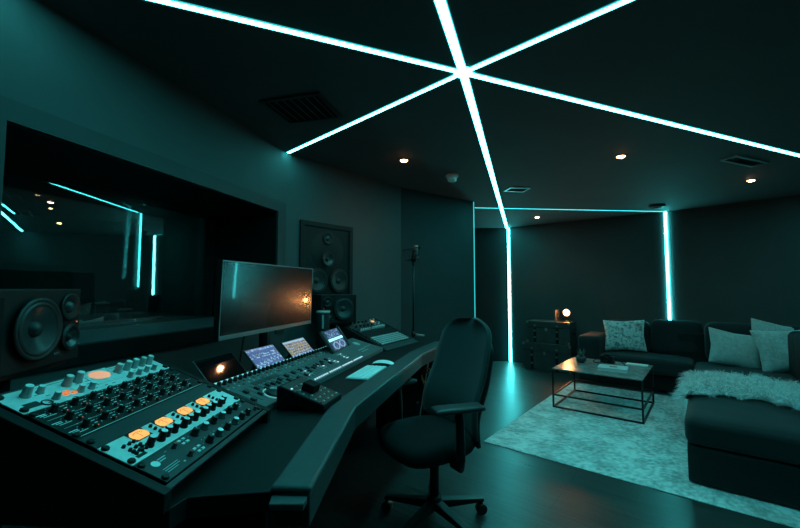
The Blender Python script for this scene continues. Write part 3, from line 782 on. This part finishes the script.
# mouse
p = dpt(.262,.262)
ms = thing('computer_mouse', 'pale low curved computer mouse beyond the keyboard', 'mouse', (p.x,p.y,ZD+.0008), TH-PI/2)
mb = MB(); g = []
for i in range(17):
    x = -.056+.112*i/16; row = []
    for j in range(9):
        y = -.03+.06*j/8; s_ = (1-(x/.0562)**2); row.append(mb._v((x, y*math.sqrt(max(.02,1-(abs(x)/.0585)**3)), .004+.022*max(0,s_)**.6*(1-(y/.034)**2*.5))))
    g.append(row)
for i in range(16):
    for j in range(8): mb.face([g[i][j],g[i+1][j],g[i+1][j+1],g[i][j+1]], True)
mb.build('shell', M_key, ms); ms.scale = (1.2,1.25,1.2)
MB().lathe([(1,0),(1,.006)], sx=.054, sy=.027, n=28).build('base', M_blackp, ms)
# black wedge controller
rc = thing('monitor_controller', 'black wedge-shaped remote controller with a square knob in front of the console', 'controller', matrix=Matrix.Translation(dpt(-.545,.222,ZD+.0008)) @ Matrix.Rotation(TH,4,'Z'))
# local x along desk, local y = -t  (front of the wedge towards -y)
MB().prism([(-.098,.012),(-.098,.03),(.088,.088),(.098,.084),(.098,.0),(.05,.0),(.05,.022),(-.02,.022),(-.02,.012)], -.078, .078, axis=0).build('body', M_black, rc, bevel=.003)
sl2 = math.atan2(.058,.186)
RM = Matrix.Translation((0,-.098,.0302)) @ Matrix.Rotation(sl2,4,'X')
def onrc(name, mb, m, bevel=0):
    o = mb.build(name, m, rc, bevel=bevel); o.matrix_local = RM; return o
onrc('top_plate', MB().box((-.074,.004,.0005),(.074,.188,.002)), M_gearg)
onrc('square_knob', MB().cbox((-.012,.098,.018),(.055,.05,.032)), M_black, .004)
for i in range(8):
    for j in range(6):
        if abs(i-3) < 2 and 1 < j < 5: continue
        x, y = -.064+.018*i, .018+.026*j
        onrc('button', MB().cbox((x,y,.0035),(.009,.006,.003)), M_led if (i,j) in ((0,5),(5,4)) else (M_btn if (i*3+j) % 2 else M_btnr))
# phone-like device under the wedge is left out: only a dark gap shows there

# ------------------------------------------------------------------ office chair
ch = thing('office_chair', 'black high-backed office chair pulled up beside the desk', 'chair', (.185,2.12,0), math.atan2(-.51,-.86)-PI/2)
# local: y forward, x to the sitter's left/right
zs = .405
def seat_rings(prof, w_, d_, cy, name, m):
    mb = MB(); rings = []
    for r_, z in prof:
        ring = []
        for i in range(40):
            a = 2*PI*i/40; c_, s_ = cos(a), sin(a)
            ring.append(mb._v((math.copysign(abs(c_)**.62, c_)*w_*r_, cy+math.copysign(abs(s_)**.62, s_)*d_*r_, z - (.018*max(0,s_)**2*r_ if r_ > .6 else 0))))
        rings.append(ring)
    for a, b in zip(rings, rings[1:]):
        for i in range(40): mb.face([a[i], a[(i+1) % 40], b[(i+1) % 40], b[i]], True)
    mb.face(rings[0][::-1]); mb.face(rings[-1]); return mb.build(name, m, ch)
seat_rings([(.82,zs),(.95,zs+.008),(1.,zs+.03),(1.,zs+.055),(.95,zs+.077),(.84,zs+.09),(.5,zs+.096),(.05,zs+.098)], .232, .225, .055, 'seat', M_seat)
seat_rings([(.75,zs-.03),(.95,zs-.018),(.95,zs-.001)], .2, .195, .045, 'seat_shell', M_blackp)
# back: curved tall panel
def back_surface(th, grow, name, m, zlo, zhi, off):
    mb = MB(); nx, nz = 14, 22; F = []; Bk = []
    for k in range(nz+1):
        v = sin(k/nz*PI/2); z = zlo+(zhi-zlo)*v
        wv = (.228-.036*v*v) + grow
        # round the top corners
        tz = max(0, (v-.80)/.20); wv *= max(.0,1-tz**2.4)**.5*.86+.14 if tz > 0 else 1
        yb = -.135-.10*v-.05*v*v+.035*math.exp(-((v-.25)/.2)**2) + off
        fr, bk = [], []
        for i in range(nx+1):
            s_ = -1+2*i/nx; x = s_*wv; y = yb + .045*s_*s_
            fr.append(mb._v((x,y,z))); bk.append(mb._v((x,y-th,z)))
        F.append(fr); Bk.append(bk)
    for k in range(nz):
        for i in range(nx):
            mb.face([F[k][i],F[k][i+1],F[k+1][i+1],F[k+1][i]], True); mb.face([Bk[k][i],Bk[k+1][i],Bk[k+1][i+1],Bk[k][i+1]], True)
        mb.face([F[k][0],F[k+1][0],Bk[k+1][0],Bk[k][0]], True); mb.face([F[k][nx],Bk[k][nx],Bk[k+1][nx],F[k+1][nx]], True)
    for i in range(nx):
        mb.face([F[0][i],Bk[0][i],Bk[0][i+1],F[0][i+1]], True); mb.face([F[nz][i],F[nz][i+1],Bk[nz][i+1],Bk[nz][i]], True)
    return mb.build(name, m, ch)
back_surface(.03, 0, 'backrest', M_meshf, .47, 1.068, 0)
back_surface(.022, -.012, 'back_shell', M_blackp, .43, .98, -.031)
MB().tube([(0,.0,.365),(0,-.12,.36),(0,-.185,.39),(0,-.215,.47),(0,-.24,.62)], .026, 10).build('back_bracket', M_blackp, ch)
for s_ in (-1,1):
    ar = MB().tube([(s_*.20,.03,.385),(s_*.265,.04,.39),(s_*.285,.05,.44),(s_*.285,.055,.60),(s_*.285,.06,.662)], .021, 10).build('armrest_post', M_blackp, ch)
    MB().cushion((-.045,-.125,0),(.045,.125,.026), e=.98, n=8).build('armrest_pad', M_pad if False else M_gearg, ch, (s_*.285,.065,.664), (0,0,R(-14) if s_ < 0 else R(8)))
MB().cyl((0,0,.13),(0,0,.375),.024).build('gas_lift', M_blackm, ch)
MB().lathe([(.034,.07),(.04,.11),(.034,.14)], n=20).build('base_hub', M_blackp, ch)
for k in range(5):
    a = R(72*k + 39)
    dx, dy = cos(a), sin(a)
    lg = MB()
    px_, py_ = -dy, dx
    A = [lg._v((dx*.03+px_*q_*.026, dy*.03+py_*q_*.026, z)) for q_, z in ((-1,.075),(1,.075),(1,.118),(-1,.118))]
    B = [lg._v((dx*.285+px_*q_*.017, dy*.285+py_*q_*.017, z)) for q_, z in ((-1,.068),(1,.068),(1,.086),(-1,.086))]
    lg.face(A); lg.face(B)
    for i in range(4): lg.face([A[i],A[(i+1)%4],B[(i+1)%4],B[i]])
    lg.build('base_leg', M_blackp, ch, bevel=.004)
    cx_, cy_ = dx*.275, dy*.275
    cs = MB().cyl((cx_+px_*.022,cy_+py_*.022,.028),(cx_-px_*.022,cy_-py_*.022,.028),.028,n=20).build('caster', M_tyre, ch, bevel=.004)
    MB().cyl((cx_,cy_,.056),(cx_,cy_,.0675),.01,n=10).build('caster_stem', M_blackm, cs)

# ------------------------------------------------------------------ lounge, in rug axes
UA = R(-39); UX = Vector((cos(UA), sin(UA), 0)); UY = Vector((-sin(UA), cos(UA), 0))
def uv(u_, v_, z=0.): p = UX*u_ + UY*v_; return Vector((p.x,p.y,z))
rug = MB().cbox((0,0,.003),(3.1,2.5,.005)).build('rug', M_rug, None, uv(-1.472+1.55,2.893+1.25,0), (0,0,UA), bevel=.002)
tag(rug, 'large pale distressed rug on the dark floor under the coffee table', 'rug')

# coffee table
CT = uv(-1.318,4.145,.006); TW, TD, TT = .808, .816, .400
ct = thing('coffee_table', 'low coffee table with a thin black metal frame and worn metal top on the rug', 'coffee table', CT, UA)
b = .016
MB().box((0,0,TT-.012),(TW,TD,TT)).build('tabletop', M_rust, ct, bevel=.001)
for x in (0,TW-b):
    for y in (0,TD-b): MB().box((0,0,b),(b,b,TT-.0125)).build('leg', M_blackm, ct, (x,y,0))
for z in (0,.122):
    for y in (0,TD-b): MB().box((b if z else 0,0,0),(TW-b if z else TW,b,b)).build('rail', M_blackm, ct, (0,y,z))
    for x in (0,TW-b): MB().box((0,b,0),(b,TD-b,b)).build('rail', M_blackm, ct, (x,0,z))
ZT = CT.z+TT+.0008
def ontable(px_u, px_v): return uv(-1.318+px_u, 4.145+px_v, ZT)
# book(s)
bk = thing('book', 'thick white book with a small dark mark on its cover lying on the coffee table', 'book', ontable(.515,.30), UA+R(5))
MB().box((-.13,-.105,.0),(.13,.105,.003)).box((-.13,-.105,.027),(.13,.105,.030)).box((-.13,.102,.003),(.13,.105,.027)).build('cover', M_cover, bk)
MB().box((-.127,-.102,.0032),(.127,.1015,.0268)).build('pages', M_paper, bk)
MB().box((-.03,-.02,.0301),(.04,.025,.0306)).build('cover_mark', M_gearg, bk)
mg = tag(MB().box((-.10,-.055,0),(.10,.055,.008)).build('magazine', M_cover, None, ontable(.67,.735), (0,0,UA), bevel=.0015), 'thin pale magazine at the far right edge of the coffee table', 'magazine')
# plant
pl = thing('potted_plant', 'small spiky plant in a dark round pot at the left of the coffee table', 'plant', ontable(.165,.50))
MB().lathe([(.03,0),(.05,.022),(.056,.045),(.046,.07),(.036,.074),(.034,.06)], n=24).build('pot', M_pot, pl)
for k in range(16):
    a = k*2.4; l = .05+.02*(k%3); tl = .35+.08*(k%4)
    mb = MB(); base = Vector((.01*cos(a),.01*sin(a),.06)); tip = base + Vector((cos(a)*sin(tl)*l*1.2, sin(a)*sin(tl)*l*1.2, cos(tl)*l+.02)); sd = Vector((-sin(a),cos(a),0))*.007
    md_ = (base+tip)/2 + Vector((cos(a),sin(a),0))*.004
    vs = [mb._v(base-sd*.6), mb._v(base+sd*.6), mb._v(md_+sd), mb._v(tip), mb._v(md_-sd), mb._v(md_+Vector((0,0,-.004)))]
    mb.face([vs[0],vs[1],vs[2],vs[3],vs[4]]); mb.face([vs[0],vs[5],vs[1]]); mb.face([vs[1],vs[5],vs[2]]); mb.face([vs[2],vs[5],vs[3]]); mb.face([vs[3],vs[5],vs[4]]); mb.face([vs[4],vs[5],vs[0]])
    mb.build('leaf', M_plant, pl)
# camera-like object
cm = thing('camera', 'small black camera with a round lens lying behind the book on the coffee table', 'camera', ontable(.40,.66), UA+R(-12))
MB().box((-.07,-.025,0),(.07,.025,.075)).box((-.025,-.022,.075),(.03,.02,.097)).build('body', M_blackp, cm, bevel=.006)
l_ = MB().cyl((0,-.0255,.04),(0,-.075,.04),.034,n=24).build('lens', M_blackp, cm)
MB().lathe([(.03,0),(.012,-.006),(.001,-.003)], n=20, cap0=False).build('lens_glass', M_offscreen, l_, (0,-.0755,.04), (R(-90),0,0))
MB().tube([(-.07,0,.065),(-.11,-.02,.03),(-.14,-.05,.006),(-.10,-.09,.005),(-.02,-.1,.005)], .004, 6).build('strap', M_black, cm)
MB().tube([(.07,0,.065),(.13,.02,.03),(.17,.01,.006),(.2,-.05,.005)], .004, 6).build('strap', M_black, cm)

# sectional sofa
sf = thing('sectional_sofa', 'large dark velvet corner sofa with a long chaise along the lounge walls', 'sofa', uv(0,0,0), UA)
zr = .006
MB().box((-1.133,5.50,.03),(-.165,6.12,.245)).build('base', M_sofab, sf, bevel=.015)
MB().cushion((-1.13,5.36,.23),(-.175,5.93,.405), e=.6, puff=.02, n=16, wr=.003).build('seat_cushion', M_sofa, sf)
MB().cushion((-1.395,5.44,.03),(-1.135,6.16,.612), e=.3, n=8).build('arm', M_sofa, sf)
MB().box((-1.13,6.0,.25),(-.35,6.17,.70)).build('back_frame', M_sofab, sf, bevel=.02)
def bcush(u0, u1, v0, v1, z0, z1, lean=-.1, name='back_cushion'):
    Mx = Matrix.Translation(((u0+u1)/2, v1, z0)) @ Matrix.Rotation(lean,4,'X')
    MB().cushion((-(u1-u0)/2, v0-v1, 0),((u1-u0)/2, 0, z1-z0), e=.8, n=10, M=Mx).build(name, M_sofa, sf)
bcush(-1.12,-.62,5.80,5.98,.385,.80); bcush(-.615,-.085,5.78,5.98,.385,.83)
# chaise / corner part
MB().cushion((-.160,3.10,zr+.004),(.715,5.93,.252), e=.22, n=8).build('base', M_sofab, sf)
MB().cushion((-.165,3.085,.245),(.72,4.62,.415), e=.55, puff=.02, n=18, wr=.003).build('seat_cushion', M_sofa, sf)
MB().cushion((-.165,4.63,.245),(.72,5.62,.405), e=.5, puff=.02, n=14, wr=.003).build('seat_cushion', M_sofa, sf)
MB().box((-.34,5.80,.25),(.93,5.97,.70)).build('back_frame', M_sofab, sf, bevel=.02)
bcush(-.075,.47,5.58,5.80,.39,.84); bcush(.49,.93,5.56,5.80,.39,.84)
MB().box((.725,3.83,.03),(.93,5.55,.72)).build('back_frame', M_sofab, sf, bevel=.02)
MB().cushion((.53,3.90,.41),(.72,4.70,.88), e=.55, n=8).build('back_cushion', M_black, sf)  # same velvet sofa, coloured black to stand for the unlit side
MB().cushion((.55,4.72,.41),(.72,5.20,.84), e=.7, n=8).build('back_cushion', M_black, sf)  # blackened too, shade put into the colour

def pillow(name, c, w, h, th, yaw, lean, roll, m, label, corner=.0):
    """square cushion standing on its lower edge, face towards -y local"""
    t_ = MB(); n = 16; F = []; Bk = []
    for j in range(n+1):
        fr, bk = [], []
        for i in range(n+1):
            x, y = -1+2*i/n, -1+2*j/n
            pin = 1-.10*(1-abs(x))*abs(y)**3-.0*x; pin2 = 1-.10*(1-abs(y))*abs(x)**3
            d_ = th/2*(max(0,(1-abs(x)**2.6))*max(0,(1-abs(y)**2.6)))**.55*(1+.08*sin(x*7+y*3)*sin(y*6-x*2))
            X, Z = x*w/2*pin2, y*h/2*pin
            fr.append(t_._v((X,-d_-.004,Z))); bk.append(t_._v((X,d_+.004,Z)))
        F.append(fr); Bk.append(bk)
    for j in range(n):
        for i in range(n):
            t_.face([F[j][i],F[j][i+1],F[j+1][i+1],F[j+1][i]], True); t_.face([Bk[j][i],Bk[j+1][i],Bk[j+1][i+1],Bk[j][i+1]], True)
    for i in range(n):
        t_.face([F[0][i],Bk[0][i],Bk[0][i+1],F[0][i+1]]); t_.face([F[n][i],F[n][i+1],Bk[n][i+1],Bk[n][i]])
        t_.face([F[i][0],F[i+1][0],Bk[i+1][0],Bk[i][0]]); t_.face([F[i][n],Bk[i][n],Bk[i+1][n],F[i+1][n]])
    o = t_.build(name, m)
    o.matrix_world = Matrix.Translation(c) @ Matrix.Rotation(yaw,4,'Z') @ Matrix.Rotation(lean,4,'X') @ Matrix.Rotation(roll,4,'Y')
    return tag(o, label, 'cushion')
pillow('throw_pillow', uv(-.885,5.70,.41+.215), .47, .40, .13, UA+R(6), R(-14), R(-3), M_pilA, 'mottled black-and-white throw pillow at the left arm of the sofa')
pillow('throw_pillow', uv(.175,5.42,.405+.185), .46, .39, .15, R(-14), R(-22), R(12), M_pilB, 'plain pale woven throw pillow left of the shaggy one in the sofa corner')
pillow('throw_pillow', uv(.575,5.36,.405+.215), .52, .43, .17, R(-18), R(-18), R(-4), M_pilC, 'shaggy pale throw pillow at the right edge of the sofa corner')
pillow('throw_pillow', uv(.55,5.57,.42+.235), .54, .44, .08, R(-18), R(-12), R(12), M_pilB, 'pale throw pillow peeping out behind the shaggy one')

# fur throw over the chaise
def fur_throw():
    rn = random.Random(11); mb = MB(); G = []
    nu, nv = 40, 26
    def srf(a, b_):
        u_ = -.22+.735*a; front = 3.70+.11*sin(u_*5+1)-.18*max(0,u_-.2); back = 4.50+.05*sin(u_*7)-.18*max(0,u_)
        v_ = front+(back-front)*b_
        z = .425+.022*(1-(2*b_-1)**4)+.006*sin(u_*31)*sin(v_*27)+.018*(1-min(1,abs(u_-.43)/.6)**2)
        if u_ < -.165: z = .425-(-.165-u_)*1.7; u_ = -.178-(-.165-u_)*.25
        return Vector((u_, v_, z))
    for i in range(nu+1): G.append([srf(i/nu, j/nv) for j in range(nv+1)])
    V = [[mb._v(p) for p in row] for row in G]
    for i in range(nu):
        for j in range(nv): mb.face([V[i][j],V[i+1][j],V[i+1][j+1],V[i][j+1]], True)
    o = mb.build('fur_throw', M_fur, None, (0,0,0), (0,0,UA))
    md = o.modifiers.new('Thick', 'SOLIDIFY'); md.thickness = .008; md.offset = 1
    hb = MB()
    for k in range(11000):
        a, b_ = rn.random(), rn.random()
        if rn.random() < .18: b_ = rn.choice((0.,1.))+rn.uniform(-.02,.02)
        p = srf(a, min(1,max(0,b_))); q = srf(min(1,a+.01), min(1,max(0,b_))); r = srf(a, min(1,max(0,b_)+.02) if b_ < .9 else b_-.02)
        nrm = (q-p).cross(r-p); 
        if nrm.length < 1e-9: continue
        nrm.normalize()
        if nrm.z < 0 and p.u if False else nrm.z < -.2: nrm = -nrm
        if p.x < -.17 and nrm.x > 0: nrm = -nrm
        clump = Vector((sin(p.x*37+p.y*11), cos(p.y*41-p.x*17), 0))
        edge_ = Vector((0,-1 if b_ < .05 else (1 if b_ > .95 else 0),0))*.8
        d_ = (nrm*.55 + clump*.75 + edge_ + Vector((rn.uniform(-.5,.5),rn.uniform(-.5,.5)-.2,rn.uniform(-.2,.1)))).normalized()
        L = rn.uniform(.05,.115); sd = d_.cross(Vector((rn.uniform(-1,1),rn.uniform(-1,1),rn.uniform(-1,1))).normalized()).normalized()*.0021
        b0 = p+Vector((0,0,.006)); m1 = b0+d_*L*.55; t1 = b0+d_*L-Vector((0,0,L*.28))
        v0, v1, v2, v3, v4 = hb._v(b0-sd), hb._v(b0+sd), hb._v(m1+sd*.8), hb._v(m1-sd*.8), hb._v(t1)
        hb.face([v0,v1,v2,v3]); hb.face([v3,v2,v4])
    h = hb.build('fur_pile', M_fur, o); h['kind'] = 'stuff'
    return tag(o, 'long-haired pale fur throw spread across the sofa chaise', 'throw')
fur_throw()

# trunks and lamp
def trunk(u0, u1, v0, v1, z0, z1, label):
    w, dp, h = u1-u0, v1-v0, z1-z0
    t = thing('storage_trunk', label, 'trunk', uv((u0+u1)/2,(v0+v1)/2,z0), UA)
    lid = h*.30
    MB().box((-w/2,-dp/2,.0),(w/2,dp/2,h-lid-.004)).build('body', M_trunk, t, bevel=.008)
    MB().box((-w/2-.004,-dp/2-.004,h-lid),(w/2+.004,dp/2+.004,h)).build('lid', M_trunk, t, bevel=.012, seg=3)
    for x in (-w*.3, w*.22):
        MB().box((-.018,-dp/2-.0075,.01),(.018,-dp/2-.0005,h-lid-.006)).build('strap', M_black, t, (x,0,0))
        for zz in (.25,.55,.8): MB().cbox((0,-dp/2-.011,h*zz),(.03,.006,.024)).build('buckle', M_brass, t, (x,0,0))
    MB().cbox((0,-dp/2-.010,h-lid-.02),(.035,.01,.05)).build('latch', M_brass, t, (-w*.03,0,0))
    for sx in (-1,1):
        for zz in (.02,h-.02): MB().cbox((sx*(w/2-.012),-dp/2-.004,zz),(.032,.012,.032)).build('corner_cap', M_brass, t)
    MB().tube([(w/2+.004,-.05,h*.5),(w/2+.022,-.03,h*.5-.02),(w/2+.022,.03,h*.5-.02),(w/2+.004,.05,h*.5)], .006, 6).build('handle', M_black, t)
    return t
trunk(-2.29,-1.585,5.85,6.20,0,.405, 'lower black storage trunk on the floor beside the sofa')
trunk(-2.23,-1.60,5.87,6.19,.4065,.735, 'upper black storage trunk stacked on another and carrying the glowing lamp')
lp_ = thing('table_lamp', 'small warm glowing lamp standing on top of the stacked trunks', 'lamp', uv(-1.67,5.99,.7355), UA)
MB().lathe([(.05,0),(.05,.010),(.012,.016)], n=24).build('base', M_blackm, lp_)
MB().cyl((0,.02,.014),(0,.02,.085),.007,n=12).build('stem', M_blackm, lp_)
RX = Matrix.Translation((0,.0,.135)) @ Matrix.Rotation(R(90),4,'X')     # +z of the reflector points into the room (-y)
rf_ = MB().lathe([(.012,-.062),(.03,-.055),(.046,-.03),(.053,.004),(.050,.004),(.043,-.028),(.028,-.05),(.001,-.055)], n=28, cap1=False).build('reflector', M_blackm, lp_); rf_.matrix_local = RX
bb_ = MB().lathe([(.010,-.045),(.024,-.03),(.036,-.008),(.037,.006),(.030,.022),(.016,.030),(.001,.033)], n=24, cap1=False).build('bulb', M_bulb, lp_); bb_.matrix_local = RX
fr_ = thing('small_picture_frame', 'narrow upright frame standing beside the lamp on the trunks', 'picture frame', uv(-1.80,6.03,.7355), UA+R(40))
MB().box((-.05,-.006,0),(-.04,.006,.17)).box((.04,-.006,0),(.05,.006,.17)).box((-.04,-.006,.16),(.04,.006,.17)).box((-.04,-.006,0),(.04,.006,.01)).build('frame', M_trunk, fr_)
MB().box((-.04,-.002,.01),(.04,.003,.16)).build('picture', M_gearg, fr_)

# ------------------------------------------------------------------ microphone on a stand
mk = thing('microphone_stand', 'thin black floor stand holding a microphone against the wall past the desk', 'microphone stand', (.128,3.66,0))
MB().lathe([(.14,0),(.14,.012),(.05,.022),(.02,.03)], n=30).build('base', M_blackm, mk)
MB().cyl((0,0,.03),(0,0,.80),.013).build('lower_tube', M_blackm, mk)
MB().cyl((0,0,.8001),(0,0,1.46),.009).build('upper_tube', M_blackm, mk)
MB().cyl((0,0,.78),(0,0,.83),.02).build('clutch', M_blackm, mk)
MB().cyl((.02,-.01,.80),(.10,-.03,.795),.012,.008).build('clutch_lever', M_alud, mk)
mc = thing('microphone', 'studio microphone in a wire hoop mount on top of the floor stand', 'microphone', (.128,3.66,1.461))
MB().cyl((0,0,0),(0,0,.03),.012).build('mount', M_blackm, mc)
body = MB().cyl((0,-.005,.031),(.018,-.02,.14),.024,.026,n=20).build('body', M_blackp, mc)
MB().cyl((.018,-.0201,.1405),(.026,-.027,.19),.026,.018,n=20).build('grille', M_brass, mc)
for z, r in ((.055,.06),(.15,.095)):
    MB().tube([(r*cos(k*PI/14)-.01, r*sin(k*PI/14)-.01, z+.02*cos(k*PI/14)) for k in range(28)], .004, 6, True).build('hoop', M_blackm, mc)
for k in range(4):
    a = k*PI/2+.4; MB().tube([(.06*cos(a)-.01,.06*sin(a)-.01,.055+.02*cos(a)), (.095*cos(a)-.01,.095*sin(a)-.01,.15+.02*cos(a))], .003, 6).build('wire', M_blackm, mc)

# ------------------------------------------------------------------ world, camera, view
w = bpy.data.worlds.new('World'); S.world = w; w.use_nodes = True
w.node_tree.nodes['Background'].inputs[0].default_value = (0,0,0,1)
cam = bpy.data.cameras.new('Camera'); cam.sensor_width = 36; cam.lens = 36*382.3/800; cam.clip_start = .02
co = bpy.data.objects.new('Camera', cam); C.objects.link(co); co.location = (0,0,1.25)
co.rotation_euler = (PI/2 + math.atan(23/382.3), 0, 0)
S.camera = co
S.view_settings.view_transform = 'Standard'; S.view_settings.look = 'None'; S.view_settings.gamma = 1; S.view_settings.use_curve_mapping = False
S.view_settings.exposure = .4
S.cycles.use_denoising = True
S.cycles.sample_clamp_indirect = 6
S.cycles.max_bounces = 8

# repeats of one kind share a group phrase
GROUPS = {'led_strip': 'cyan light lines on ceiling and walls', 'throw_pillow': 'loose pillows on the corner sofa', 'tablet_screen': 'small screens along the back of the console',
          'studio_monitor_speaker': 'pair of three-way speakers beside the desk', 'speaker_stand': 'stands of the pair of speakers', 'equipment_rack': 'sloping racks at both ends of the desk',
          'rack_unit': 'audio units mounted in the sloping racks', 'filler_panel': 'blank panels in the sloping racks', 'storage_trunk': 'stacked black trunks', 'ceiling_vent': 'vents in the ceiling'}
for o in bpy.data.objects:
    if o.parent is None and o.name.split('.')[0] in GROUPS and 'label' in o and 'group' not in o: o['group'] = GROUPS[o.name.split('.')[0]]
